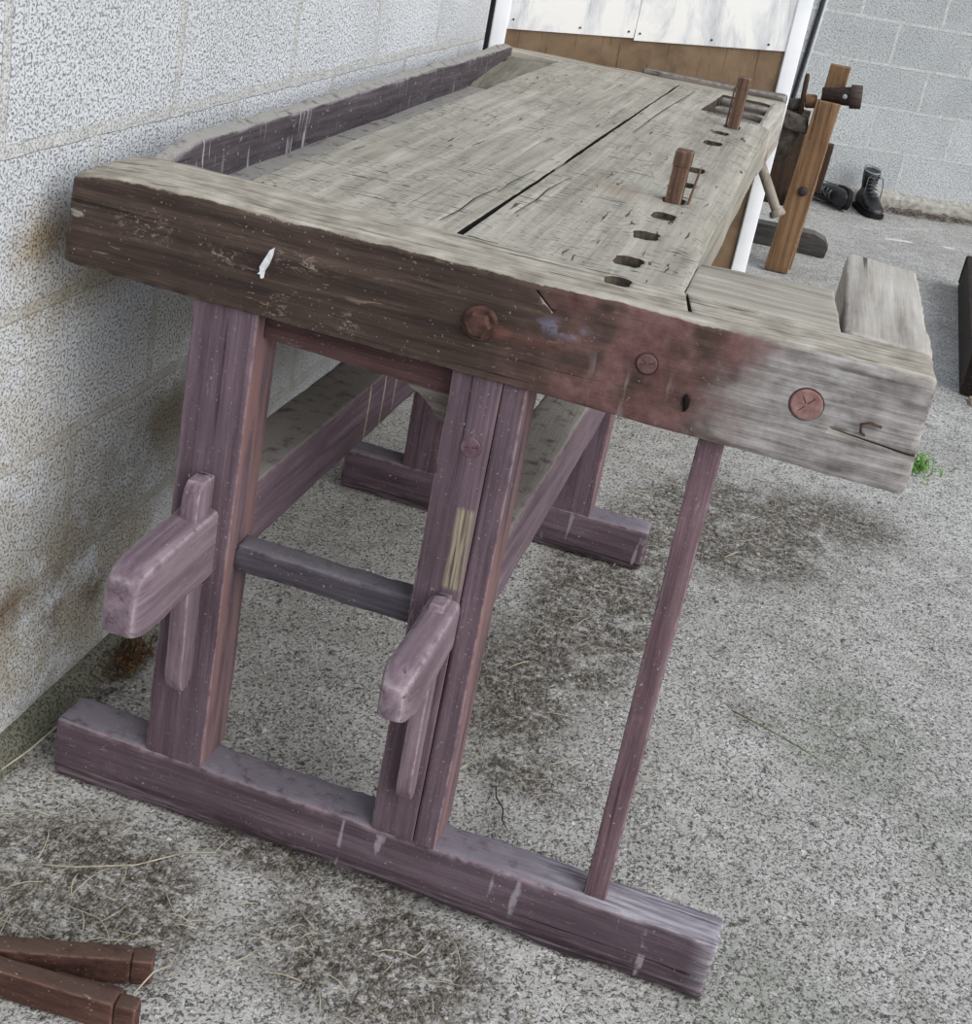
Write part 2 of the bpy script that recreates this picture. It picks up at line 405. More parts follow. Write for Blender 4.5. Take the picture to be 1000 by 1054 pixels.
# ------------------------------------------------------------------ floor
def floor_mat():
    s = NT('exposed_aggregate_concrete'); co = s.coord()
    wv = s.n.new('ShaderNodeVectorMath'); wv.operation = 'ADD'; s.put(wv.inputs[0], co)
    nn = s.n.new('ShaderNodeTexNoise'); s.put(nn.inputs['Vector'], co); nn.inputs['Scale'].default_value = 70
    mm = s.n.new('ShaderNodeVectorMath'); mm.operation = 'SCALE'; s.put(mm.inputs[0], nn.outputs['Color']); mm.inputs['Scale'].default_value = .012
    s.put(wv.inputs[1], mm.outputs[0]); wp = wv.outputs[0]
    big = s.noise(co, 2.2, 5, .6); midn = s.noise(co, 14, 5, .65)
    base = s.ramp(s.add(s.mul(big, .5), s.mul(midn, .5)), [(.36, C('9c9a94')), (.5, C('b3b1ac')), (.64, C('c6c4c0'))])
    v1 = s.n.new('ShaderNodeTexVoronoi'); s.put(v1.inputs['Vector'], wp); v1.inputs['Scale'].default_value = 105
    rnd = s.xyz(v1.outputs['Color'])['X']; dist = v1.outputs['Distance']
    peb = s.ramp(rnd, [(.0, C('55534f')), (.14, C('8d8b86')), (.5, C('aeaca6')), (.75, C('9b9993')), (.93, C('dedcd8'))])
    inside = s.mul(s.step(dist, .50, .30), s.step(s.noise(co, 22, 3), .36, .56))
    col = s.mix(s.mul(inside, .8), base, peb)
    fl = s.noise(wp, 190, 4, .7)
    pit = s.math('MAXIMUM', s.step(fl, .45, .37), s.step(s.noise(co, 75, 4, .7), .40, .33))
    pale = s.step(fl, .57, .66)
    col = s.mix(s.mul(pale, .6), col, C('dddbd7'))
    dk = s.mul(pit, .85)
    col = s.mix(dk, col, C('3d3a36'))
    # old dirt and chaff trodden into the surface
    ragged = s.mul(s.step(s.noise(co, 9, 5, .7), .36, .5), s.step(s.noise(co, 70, 5, .8), .34, .56))
    chaff = s.noise(s.map(co, (160, 60, 1), rot=(0, 0, .5)), 1, 4, .6, 1.5)
    dirtc = s.ramp(chaff, [(.34, C('2e2a25')), (.5, C('575047')), (.64, C('938b7f'))])
    D = None
    for cx, cy, rx, ry, k in ((.70, 1.05, .16, .55, 1.), (.93, 1.55, .28, .33, 1.), (.62, .62, .16, .30, .75), (1.15, 1.75, .25, .2, .6),
                              (.60, -.12, .20, .16, .8), (.20, -.20, .22, .18, .95), (.45, .02, .25, .09, .7), (-.02, .25, .06, .4, .8), (.45, 1.25, .3, .08, .5), (.68, .37, .16, .1, .5), (1.0, .75, .14, .1, .3)):
        b = s.mul(s.blob(co, (cx, cy, 0), (rx*1.35, ry*1.35, 1)), k)
        D = b if D is None else s.math('MAXIMUM', D, b)
    col = s.mix(s.mul(s.step(D, .05, .5), ragged, .95), col, dirtc)
    G = s.math('MAXIMUM', s.blob(co, (1.21, .78, 0), (.24, .34, 1)), s.math('MAXIMUM', s.mul(s.blob(co, (1.12, .05, 0), (.3, .25, 1)), .7), s.mul(s.blob(co, (1.45, .55, 0), (.3, .3, 1)), .6)))
    G = s.mul(s.step(G, .05, .8), s.step(s.noise(co, 30, 3), .3, .6))
    col = s.mix(s.mul(G, .45), col, s.mix(s.mul(pit, .6), C('79826f'), C('3a3e33')))
    c = s.xyz(co)
    far = s.mul(s.step(s.math('ABSOLUTE', s.add(s.add(c['Y'], s.mul(c['X'], -.36)), -4.98), None), .035, .01), s.step(s.noise(s.map(co, (3, 3, 3)), 1, 3), .5, .55), s.step(c['X'], 1.15, 1.3))
    col = s.mix(far, col, C('e4e2de'))
    h = s.add(s.mul(inside, .5), s.add(s.mul(midn, .5), s.mul(dk, -.8)))
    h = s.add(h, s.mul(s.noise(co, 300, 2), .3))
    return s.done(col, .9, s.bump(h, .8, .006), 0, .2)
fm = floor_mat()
V = []; F = []
xs = [-.06+.03*i for i in range(60)]+[1.8, 2.3, 3, 4, 5.5]; ys = [-2.6, -1.5, -.8]+[-.6+.03*i for i in range(110)]+[2.8, 3.4, 4.2, 5, 6, 7.2, 8.4]
for y in ys:
    for x in xs:
        V.append((x, y, .0035*noise.noise(Vector((x*4, y*4, 1)))-.004))
nx = len(xs)
for j in range(len(ys)-1):
    for i in range(nx-1): F.append([j*nx+i, j*nx+i+1, (j+1)*nx+i+1, (j+1)*nx+i])
struct(mesh('floor', V, F, fm, smooth=True))

# ------------------------------------------------------------------ block walls
def block_mat(name, z0, y0, bricks, joint, pore, stains_and_bounce=(), ps=240, pk=.68):
    s = NT(name); co = s.coord(); c = s.xyz(co)
    wob = s.mul(s.add(s.noise(co, 7, 3), -.5), .012)
    p = s.comb(s.add(s.add(c['X'], -y0), wob), s.add(s.add(c['Z'], -z0), wob), 0.0)
    b = s.n.new('ShaderNodeTexBrick'); s.put(b.inputs['Vector'], p)
    b.inputs['Scale'].default_value = 1; b.inputs['Brick Width'].default_value = .45; b.inputs['Row Height'].default_value = .225
    b.inputs['Mortar Size'].default_value = .0105; b.inputs['Mortar Smooth'].default_value = .3
    b.inputs['Color1'].default_value = (0, 0, 0, 1); b.inputs['Color2'].default_value = (1, 1, 1, 1); b.inputs['Mortar'].default_value = (.5, .5, .5, 1)
    mort = s.step(b.outputs['Fac'], .3, .7)
    por = s.step(s.noise(co, ps, 3, .62), .47, .37)
    por2 = s.step(s.noise(co, ps*.46, 4, .7), .42, .34)
    face = s.ramp(s.add(s.mul(s.noise(co, 4, 4), .6), s.mul(s.xyz(b.outputs['Color'])['X'], .25)), [(.25, C(bricks[0])), (.6, C(bricks[1]))])
    col = s.mix(s.mul(s.math('MAXIMUM', por, s.mul(por2, .6)), pk), face, C(pore))
    mc = s.ramp(s.noise(co, 30, 4), [(.35, C(joint[0])), (.65, C(joint[1]))])
    col = s.mix(mort, col, mc)
    lip = s.mul(s.step(b.outputs['Fac'], .02, .22), s.step(b.outputs['Fac'], .75, .4), s.step(s.noise(co, 12, 4, .7), .35, .6))
    col = s.mix(s.mul(lip, .6), col, C('6f6d68'))
    for (cx, cz, rx, rz, hexc, k) in stains_and_bounce:
        q = s.mul(s.blob(co, (cx, 0, cz), (rx, 1, rz)), s.step(s.noise(co, 8, 5, .65), .33, .56), k)
        col = s.mix(q, col, s.mix(s.mul(por, .6), C(hexc), C('2b241c')))
    h = s.add(s.mul(por, -1), s.add(s.mul(mort, .45), s.mul(s.noise(co, 90, 3), .5)))
    h = s.add(h, s.mul(por2, -.5))
    return s.done(col, .9, s.bump(h, .8, .005), 0, .2)
def wall(name, p0, p1, z1, th, mat):
    """block wall whose visible face runs p0-p1; its object X axis lies along the face"""
    a = Vector((*p0, 0)); d = Vector((*p1, 0))-a; L = d.length
    V = [(x, y, z) for x in (0, L) for y in (0, -th) for z in (-.02, z1)]
    F = [[0, 1, 3, 2], [4, 6, 7, 5], [0, 4, 5, 1], [2, 3, 7, 6], [1, 5, 7, 3], [0, 2, 6, 4]]
    o = mesh(name, V, F, mat); o.location = a; o.rotation_euler.z = math.atan2(d.y, d.x)
    return struct(o)
WX = -.046
# left wall: object X = world Y + 2.6
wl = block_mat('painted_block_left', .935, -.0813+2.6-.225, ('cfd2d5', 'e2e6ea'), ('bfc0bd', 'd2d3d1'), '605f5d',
    stains_and_bounce=[(2.63, .80, .13, .085, '8c7444', .85), (2.85, .74, .3, .06, '9a8a66', .5), (3.05, .40, .35, .12, '80704f', .75), (2.75, .30, .25, .10, '8d8060', .5), (2.9, .10, .5, .12, '857c66', .5), (2.55, .62, .3, .2, 'a59c80', .4),  # ochre and brown stains; tan blobs paint warm bounced light below bench height
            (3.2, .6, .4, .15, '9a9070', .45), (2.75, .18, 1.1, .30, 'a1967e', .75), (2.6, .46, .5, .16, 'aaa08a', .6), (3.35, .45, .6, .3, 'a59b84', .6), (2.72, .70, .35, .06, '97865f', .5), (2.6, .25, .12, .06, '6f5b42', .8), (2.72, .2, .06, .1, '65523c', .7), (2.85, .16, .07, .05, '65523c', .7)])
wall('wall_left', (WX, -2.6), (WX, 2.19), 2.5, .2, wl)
# the wall's face looks towards +X: thickness goes the other way
o = bpy.data.objects['wall_left']
for v in o.data.vertices: v.co.y = -v.co.y
bm = bmesh.new(); bm.from_mesh(o.data); bmesh.ops.recalc_face_normals(bm, faces=bm.faces); bm.to_mesh(o.data); bm.free()
s_ = .36; n_ = math.hypot(1, s_)
# far wall: face line Y = 5.8 + .36 X
x0, x1 = -1.2, 4.4
wf = block_mat('painted_block_far', .758, (0.944+1.2)*n_-.225*0, ('b3b7b8', 'c6cacb'), ('bcbfbe', 'd0d2d1'), '5d5f5d', ps=165, pk=.6)
wall('wall_far', (x0, 5.8+s_*x0), (x1, 5.8+s_*x1), 2.6, .2, wf)
o = bpy.data.objects['wall_far']
for v in o.data.vertices: v.co.y = -v.co.y
bm = bmesh.new(); bm.from_mesh(o.data); bmesh.ops.recalc_face_normals(bm, faces=bm.faces); bm.to_mesh(o.data); bm.free()
def far_y(x, d=0): return 5.8+s_*x-d*n_
kerb = plain('rough_kerb_concrete', '8a867e', 'b3b0a8', 40, .95, 0, .8)
d = .045*n_
o = timber('trim_1', {(i, j, k): ((x0, x1)[i], 5.8+s_*(x0, x1)[i]-(d, -.02)[j], ((-.02, .075) if not j else (-.02, .11))[k]) for i in (0, 1) for j in (0, 1) for k in (0, 1)}, kerb, None, r=.02, cell=.05, amp=.012, freq=6, origin=Vector((1.3, 6.1, 0)))
struct(o)
# mortar fillet along the foot of the left wall
ledge = block_mat('mossy_fillet', -5, 0, ('77756a', '918e83'), ('77756a', '918e83'), '45443c', stains_and_bounce=[(.2, 0, 1.2, .2, '5f6450', .5)])
o = timber('trim_2', {(i, j, k): ((WX-.02, WX+((.052, .012)[k]))[i], (-2.6, 2.1)[j], (-.03, .036)[k]) for i in (0, 1) for j in (0, 1) for k in (0, 1)}, ledge, None, r=.008, cell=.03, amp=.007, freq=7, origin=Vector((WX, 0, 0)))
struct(o)

# ------------------------------------------------------------------ the workbench
B = thing('workbench', BASE, 'large old wooden workbench with grey top and purple painted trestles', 'workbench')
ZT = .919
# end cap across the near end
def cap_warp(w):
    # top rounds over, more at the free right end
    w = Vector(w)
    if w.x < .12: w.z -= .010*((.12-w.x)/.12)**2*(1 if w.z > .86 else -.3)
    return w
cap = timber('end_cap', {(0,0,0): (0,-.004,.788), (1,0,0): (1.078,-.006,.7745), (0,1,0): (.0,.150,.788), (1,1,0): (1.078,.086,.7745),
                         (0,0,1): (.002,.004,ZT), (1,0,1): (1.076,-.008,ZT), (0,1,1): (.004,.154,ZT), (1,1,1): (1.075,.087,ZT)},
             M['cap'], B, r=.011, cell=.009, amp=.0018, freq=8, rvar=.45, seed=1, warp=cap_warp)
cut(cap, [(ring(.702, .076, .016, .017, .86, jit=.05, seed=3), ring(.702, .076, .017, .020, .95, jit=.1, seed=3)),
          # checks in the timber
          ([(.62, -.03, .9055), (.645, -.03, .885), (.6465, -.03, .8855), (.622, -.03, .9065)], [(.62, .016, .9055), (.645, .004, .885), (.6465, .004, .8855), (.622, .016, .9065)]),
          ([(.98, -.03, .833), (1.1, -.03, .822), (1.1, -.03, .8245), (.98, -.03, .834)], [(.98, .01, .833), (1.1, .012, .822), (1.1, .012, .8245), (.98, .01, .834)]),
          ([(.795, .02, .90), (.80, .02, .90), (.782, .115, .90), (.779, .115, .90)], [(.795, .02, .95), (.80, .02, .95), (.782, .115, .95), (.779, .115, .95)])], M['hole'])
# two thick boards of the bench top, the shrinkage crack between them
def edge_y(x): return .147-.052*min(max((x-.19)/.59, 0), 1)   # back edge of the end cap
def far_edge(x): return 2.12+.06*(x/.78)
def slab(name, xa0, xa1, xb0, xb1, seed, warp=None):
    zb = .815
    sh = {}
    for i, (xn, xf) in enumerate(((xa0, xa1), (xb0, xb1))):
        for k, z in enumerate((zb, ZT-.001)):
            sh[i, 0, k] = (xn, edge_y(xn)+.001, z); sh[i, 1, k] = (xf, far_edge(xf), z)
    return timber(name, sh, M['top'], B, r=.0022, cell=.014, amp=.0016, freq=7, rvar=.8, seed=seed, warp=warp)
bk = slab('top_board', .187, .187, .484, .510, 2)
def gash(pts, w, z):
    # thin open check along a polyline: one tapered prism
    P = [Vector((*p, 0)) for p in pts]; L, Rr = [], []
    for i, p in enumerate(P):
        d = (P[min(i+1, len(P)-1)]-P[max(i-1, 0)]).normalized(); n_ = Vector((-d.y, d.x, 0))*w*(.3 if i in (0, len(P)-1) else 1)
        L.append(p-n_); Rr.append(p+n_)
    q = L+Rr[::-1]
    return [([(p.x, p.y, z) for p in q], [(p.x, p.y, .95) for p in q])]
cut(bk, gash([(.447, .16), (.452, .24), (.449, .33), (.455, .43)], .0011, .905)+gash([(.463, .40), (.461, .50), (.468, .62)], .001, .905)
    +gash([(.30, .20), (.34, .205), (.375, .20)], .0009, .91)+gash([(.25, .30), (.31, .31), (.36, .305)], .0009, .91)+gash([(.42, .75), (.424, .95)], .0009, .908), M['hole'])
cut(bk, [([(.4825, .10, .80), (.50, .10, .80), (.53, 2.3, .80), (.5102, 2.3, .80)], [(.4835, .10, .95), (.50, .10, .95), (.53, 2.3, .95), (.5106, 2.3, .95)])], M['black'])  # crack side blackened to paint the shade between the boards
def front_warp(w):
    w = Vector(w)
    t = max(0, (w.x-.728)/.05)
    if w.z > .86:
        wav = .6+.7*noise.noise(Vector((w.x*3, w.y*5, 2)))+.35*noise.noise(Vector((w.x*8, w.y*28, 5)))
        w.z -= min(1, max(0, (w.y-.27)/.10))*.011*t*t*max(.4, .7+.35*wav)*min(1, (w.z-.86)/.05)
    if w.x > .76 and w.y > .28: w.x += .003*noise.noise(Vector((1, w.y*5, w.z*9)))-.003
    return w
fb = slab('top_board', .4903, .5125, .779, .779, 3, front_warp)
cutters = []
for n, (hx, hy) in enumerate(((.697, .185), (.695, .345), (.698, .50), (.697, .630), (.695, .785), (.693, .935), (.689, 1.285), (.690, 1.44), (.703, 1.565))):
    dep = .9085 if n == 2 else (.90 if n == 4 else .83)
    cutters.append((ring(hx, hy, .017, .024, dep, jit=.06, seed=n), ring(hx, hy, .019, .027, .96, jit=.14, seed=n)))
cutters.append(([(.612, 1.735, .85), (.752, 1.735, .85), (.752, 2.115, .85), (.628, 2.115, .85)], [(.612, 1.735, .96), (.752, 1.735, .96), (.752, 2.115, .96), (.628, 2.115, .96)]))
cutters += gash([(.515, .30), (.522, .40), (.519, .50), (.527, .62)], .0011, .905)+gash([(.535, 1.2), (.54, 1.5), (.551, 1.8), (.558, 2.05)], .0012, .905)+gash([(.57, .52), (.60, .53), (.63, .528)], .0009, .91)+gash([(.66, .39), (.667, .405)], .0012, .908)
cut(fb, [([(.485, .10, .80), (.4925, .10, .80), (.5135, 2.3, .80), (.50, 2.3, .80)], [(.485, .10, .95), (.4912, .10, .95), (.5131, 2.3, .95), (.50, 2.3, .95)])], M['black'])  # same painted shade on this board's side of the crack
cut(fb, cutters, M['hole'])
# tail vise in the far corner: three bars in the opening, outer cheek, end strip
for y, x0_, h in ((1.715, .622, .030), (1.865, .634, .028), (2.045, .632, .028)):
    timber('vise_bar', {(i, j, k): ((x0_, .757)[i], y+(-.018, .018)[j]-.014*i, (ZT-.035, ZT+.001)[k]) for i in (0, 1) for j in (0, 1) for k in (0, 1)}, M['greydark'], B, r=.011, cell=.01, amp=.001, seed=int(y*100), label='grey weathered bar of the tail vise')
timber('vise_cheek', {(0,0,0): (.757,1.705,.80), (1,0,0): (.778,1.70,.80), (0,1,0): (.757,2.16,.80), (1,1,0): (.79,2.16,.80), (0,0,1): (.757,1.705,.916), (1,0,1): (.776,1.70,.912), (0,1,1): (.757,2.16,ZT), (1,1,1): (.79,2.16,ZT)}, M['jaw'], B, r=.005, cell=.014, amp=.002, seed=9)
timber('end_strip', {(0,0,0): (0,2.085,.80), (1,0,0): (.79,2.165,.80), (0,1,0): (0,2.145,.80), (1,1,0): (.79,2.30,.80), (0,0,1): (0,2.095,.921), (1,0,1): (.79,2.175,.917), (0,1,1): (0,2.148,.923), (1,1,1): (.785,2.295,.917)}, M['topx'], B, r=.010, cell=.014, amp=.002, seed=10)
timber('vise_arm', {(0,0,0): (.40,2.205,.90), (1,0,0): (.785,2.228,.90), (0,1,0): (.395,2.235,.90), (1,1,0): (.785,2.31,.90), (0,0,1): (.40,2.205,.934), (1,0,1): (.785,2.228,.934), (0,1,1): (.395,2.235,.934), (1,1,1): (.785,2.31,.932)}, M['greydark'], B, r=.010, cell=.01, amp=.002, seed=11)
# tool tray along the wall side
timber('tray_back', {(0,0,0): (.028,.14,.78), (1,0,0): (.058,.14,.78), (0,1,0): (.028,2.10,.78), (1,1,0): (.058,2.10,.78), (0,0,1): (.034,.14,.934), (1,0,1): (.060,.14,.926), (0,1,1): (.032,2.10,.938), (1,1,1): (.058,2.10,.932)}, M['tray'], B, r=.006, cell=.012, amp=.0035, freq=6, rvar=1.2, seed=12, warp=lambda w: Vector((w.x, w.y, w.z-(.022*max(0, 1-(w.y-.14)/.10) if w.z > .9 else 0)-(.012*max(0, 1-abs(w.y-.36)/.12)*0))))
timber('tray_floor', (.055, .19, .14, 2.1, .835, .862), M['tray'], B, r=.003, cell=.03, amp=.001, seed=13)
mesh('tray_ramp', [(.058,1.72,.862), (.188,1.72,.862), (.058,1.745,.872), (.188,1.80,.868), (.058,2.085,.908), (.188,2.085,.904), (.058,2.1,.862), (.188,2.1,.862)],
     [[0,1,3,2], [2,3,5,4], [4,5,7,6], [0,2,4,6], [1,7,5,3], [0,6,7,1]], M['ramp'], B)
# shoulder vise on the right of the end cap
timber('vise_spacer', {(0,0,0): (.781,.094,.80), (1,0,0): (.969,.085,.80), (0,1,0): (.781,.268,.80), (1,1,0): (.955,.292,.80), (0,0,1): (.781,.1085,.9175), (1,0,1): (.969,.101,.9175), (0,1,1): (.781,.268,.9175), (1,1,1): (.958,.292,.9175)}, M['topx'], B, r=.005, cell=.011, amp=.0015, seed=14)
timber('vise_jaw', {(0,0,0): (.974,.080,.775), (1,0,0): (1.074,.080,.775), (0,1,0): (.970,.53,.785), (1,1,0): (1.072,.52,.785), (0,0,1): (.974,.1,.9195), (1,0,1): (1.074,.088,.9195), (0,1,1): (.970,.528,.921), (1,1,1): (1.070,.515,.919)}, M['jaw'], B, r=.007, cell=.011, amp=.002, seed=15)
# iron and wooden fastenings in the cap face
V = []; F = []
hexr = .0165
tube_data([(.562, -.001, .851), (.562, -.004, .851), (.562, -.0185, .851), (.562, -.021, .851)], [hexr, hexr, hexr, hexr*.82], 6, V, F)
bolt = mesh('bolt_head', V, F, M['rust'], B, label='rusty hexagonal bolt head')
lathe('washer', (.562, .004, .851), (.562, -.0105, .851), [(0, .022), (.8, .022), (1, .0195)], M['rust'], bolt, 28)
bolt.matrix_parent_inverse = Matrix()
for o in bpy.data.objects:
    if o.name == 'washer':
        for v in o.data.vertices: v.co -= Vector(BASE)-Vector((0, 0, 0)) if o.parent is bolt else Vector()
def plug(x, z, y, r, mat, lab, amp=.002):
    o = lathe('wooden_plug', (x, y+.006, z), (x, y-.0035, z), [(0, r), (.75, r), (1, r*.88)], mat, B, 28, label=lab)
    V = []; F = []
    pts = [(x+math.cos(a)*r*1.04, y-.0012, z+math.sin(a)*r*1.04) for a in [2*math.pi*k/28 for k in range(29)]]
    tube_data(pts, .0008, 6, V, F)
    for k in range(3):
        a = random.uniform(0, 6.3); c_, s__ = math.cos(a), math.sin(a)
        tube_data([(x+c_*r*.1, y-.0036, z+s__*r*.1), (x+c_*r*.7, y-.0036, z+s__*r*.6)], .0005, 5, V, F)
    q = mesh('plug_groove', [Vector(v)-BASE for v in V], F, M['groove'], o)
    return o
plug(.949, .853, -.004, .0185, M['plug'], 'round reddish wooden plug')
plug(.765, .853, -.004, .0125, M['plug2'], 'small faint stained plug')
plug(.577, .688, .006, .0135, M['plugp'], 'round purple plug with gouges')
tube('bent_nail', [(1.010, -.002, .848), (1.010, -.011, .846), (1.013, -.0125, .836), (1.018, -.012, .834)] and [(1.033, -.010, .850), (1.020, -.012, .853), (1.011, -.013, .849), (1.013, -.011, .839), (1.021, -.004, .833)], .0016, M['rust'], B, 8)
o = tube('knot_hole', [(.8165, -.0062, .829), (.8185, -.0066, .823), (.8195, -.0066, .814), (.8185, -.0062, .808)], [.0015, .0045, .0036, .0012], M['black'], B, 10)
V = []; F = []
pts = [(.277, .842), (.280, .846), (.279, .852), (.284, .863), (.290, .876), (.2935, .879), (.2925, .868), (.289, .855), (.285, .847), (.2845, .838), (.282, .838), (.281, .843)]
for yy in (-.0085, -.002): V += [(x-.003, yy, z) for x, z in pts]
n = len(pts); F = [list(range(n)), list(range(n, 2*n))[::-1]]+[[i, (i+1) % n, n+(i+1) % n, n+i] for i in range(n)]
mesh('paint_dab', V, F, M['dab'], B, label='white paint dab')

# trestles
def sled_warp(w):
    w = Vector(w)
    if .28 < w.x < .80 and w.z < .03: w.z += .012*(1-abs((w.x-.54)/.26)**3)*(1-w.z/.03)
    return w
timber('sled_foot', {(0,0,0): (.044,0,.0), (1,0,0): (1.022,-.001,.0), (0,1,0): (.044,.07,.0), (1,1,0): (1.026,.07,.0), (0,0,1): (.042,.002,.0945), (1,0,1): (1.030,.004,.094), (0,1,1): (.042,.072,.0945), (1,1,1): (1.032,.067,.094)}, M['px'], B, r=.009, cell=.010, amp=.0022, freq=9, rvar=1.0, seed=20, warp=sled_warp)
timber('sled_foot', (.055, .757, 1.168, 1.238, .0, .094), M['px'], B, r=.009, cell=.012, amp=.002, seed=21)
def leg(x0, x1, y0, y1, seed, top=.80):
    return timber('leg', (x0, x1, y0, y1, .09, top), M['pz'], B, r=.004, cell=.011, amp=.001, seed=seed)
leg(.187, .277, .005, .085, 22)
lr = leg(.537, .633, .004, .085, 23)
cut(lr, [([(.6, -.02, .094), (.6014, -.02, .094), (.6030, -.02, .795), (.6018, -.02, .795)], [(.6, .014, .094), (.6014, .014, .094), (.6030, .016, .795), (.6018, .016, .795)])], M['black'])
leg(.192, .282, 1.170, 1.245, 24); leg(.535, .625, 1.170, 1.245, 25)
timber('apron_rail', {(0,0,0): (.277,.030,.747), (1,0,0): (.537,.030,.736), (0,1,0): (.277,.085,.747), (1,1,0): (.537,.085,.736), (0,0,1): (.277,.030,.80), (1,0,1): (.537,.030,.80), (0,1,1): (.277,.085,.80), (1,1,1): (.537,.085,.80)}, M['pdark'], B, r=.004, cell=.014, seed=26)
timber('apron_rail', (.282, .535, 1.18, 1.235, .72, .80), M['pdark'], B, r=.004, cell=.014, seed=27)
mesh('bracket', [(.478,.034,.755), (.538,.034,.755), (.538,.034,.686), (.531,.034,.690), (.512,.034,.713), (.495,.034,.727), (.478,.034,.734),
                 (.478,.080,.755), (.538,.080,.755), (.538,.080,.686), (.531,.080,.690), (.512,.080,.713), (.495,.080,.727), (.478,.080,.734)],
     [list(range(7)), list(range(7, 14))[::-1]]+[[i, (i+1) % 7, 7+(i+1) % 7, 7+i] for i in range(7)], M['greydark'], B)
timber('cross_rail', (.275, .540, .028, .068, .404, .446), M['rail'], B, r=.009, cell=.01, seed=28)
timber('cross_rail', (.280, .538, 1.185, 1.225, .404, .446), M['rail'], B, r=.009, cell=.014, seed=29)
sl = timber('stretcher', {(i, j, k): ((.19, .275)[i]+.018*j, (.08, 1.175)[j], (.415, .518)[k]) for i in (0, 1) for j in (0, 1) for k in (0, 1)}, M['py'], B, r=.005, cell=.013, seed=30)
sr = timber('stretcher', {(i, j, k): ((.552, .633)[i]+.010*j, (.08, 1.175)[j], (.437, .545)[k]) for i in (0, 1) for j in (0, 1) for k in (0, 1)}, M['py'], B, r=.007, cell=.013, seed=31)
for y, h in ((.530, .10), (.605, .105), (.668, .09)):
    x = .275+.018*(y-.08)/1.095
    tube('paint_drip', [Vector((x+.0004, y, .519)), Vector((x+.0006, y+.001, .49)), Vector((x+.0003, y, .519-h))], [.0014, .0019, .0012], M['drip'], B, 8)
def ten_warp(x0, x1, y0, z0, z1, k):
    cx, cz = (x0+x1)/2, (z0+z1)/2
    def f(w):
        w = Vector(w); t = min(1, max(0, (y0+.05-w.y)/.05))
        w.x = cx+(w.x-cx)*(1-.22*k*t*t); w.z = cz+(w.z-cz)*(1-.30*k*t*t)
        return w
    return f
timber('tenon', (.205, .257, -.207, .02, .402, .502), M['tenon'], B, r=.009, cell=.008, amp=.0012, seed=32, warp=ten_warp(.205, .257, -.207, .402, .502, .8), label='through tenon end of the wall-side stretcher')
timber('tenon', (.560, .604, -.200, .02, .396, .476), M['tenon'], B, r=.012, cell=.008, amp=.0016, seed=33, warp=ten_warp(.560, .604, -.200, .396, .476, 1.6), label='rounded through tenon end of the open-side stretcher')
def wedge_warp(zb, zt):
    def f(w):
        w = Vector(w)
        b = max(0, (zb+.03-w.z)/.03); t = max(0, (w.z-zt+.025)/.025)
        if w.y < -.01: w.y += .012*b*b+.012*t*t
        return w
    return f
timber('wedge', {(i, j, k): ((.222, .247)[i], ((-.034, -.044)[k] if j == 0 else .004), (.226, .553)[k]) for i in (0, 1) for j in (0, 1) for k in (0, 1)}, M['wedge'], B, r=.004, cell=.008, seed=34, warp=wedge_warp(.226, .553))
timber('wedge', {(i, j, k): ((.570, .591)[i], ((-.026, -.045)[k] if j == 0 else .003), (.172, .484)[k]) for i in (0, 1) for j in (0, 1) for k in (0, 1)}, M['wedge'], B, r=.004, cell=.008, seed=35, warp=wedge_warp(.172, .484))
timber('support_post', (.8415, .8725, .016, .048, .088, .785), M['post'], B, r=.0035, cell=.01, amp=.001, seed=36)
# tail vise screw handle
lathe('vise_handle', (.769, 1.83, .818), (.846, 1.80, .700), [(0, .012), (.5, .0125), (.86, .0115), (.88, .0115), (.89, .018), (.97, .020), (1, .015)], M['handle'], B, 20, label='pale turned handle with knob')
lathe('vise_screw', (.70, 1.84, .835), (.785, 1.84, .835), [(0, .022), (.9, .022), (1, .018)], M['handle'], B, 20)

# ------------------------------------------------------------------ bench dogs standing in their holes
def dog(x0, x1, y, z1, label, spring, dx=.006):
    o = thing('bench_dog', ((x0+x1)/2, y, .835), label, 'bench dog', 'bench dogs standing in the bench top')
    timber('dog_body', {(i, j, k): ((x0, x1)[i]+dx*k*(.3), y+(-.012, .014)[j], (.835, z1)[k]) for i in (0, 1) for j in (0, 1) for k in (0, 1)}, M['dog'], o, r=.0028, cell=.007, amp=.0009, seed=int(y*50))
    timber('dog_head', {(i, j, k): ((x0, x1)[i]-.0012+.0024*i+dx*.3, y+(-.0135, .015)[j], (z1-.026, z1+.001)[k]) for i in (0, 1) for j in (0, 1) for k in (0, 1)}, M['dog'], o, r=.0035, cell=.006, amp=.001, seed=int(y*51))
    P0, P1 = spring
    a, b = Vector(P0), Vector(P1)
    timber('dog_spring', {(i, j, k): tuple((a if not k else b)+Vector(((-.0022, .0022)[i]*(1 if not k else .6), (-.008, .008)[j], 0))) for i in (0, 1) for j in (0, 1) for k in (0, 1)}, M['dog'], o, r=.001, cell=.008, amp=.0006, seed=3, label='thin splayed wooden spring')
    return o
dog(.683, .708, .622, 1.000, 'rust-brown bench dog with splayed wooden spring, nearer of the two standing pegs', ((.7115, .625, .85), (.727, .625, .978)))
dog(.692, .717, 1.555, 1.030, 'rust-brown bench dog standing at the tail vise bars, farther of the two pegs', ((.6895, 1.555, .85), (.690, 1.553, 1.005)))

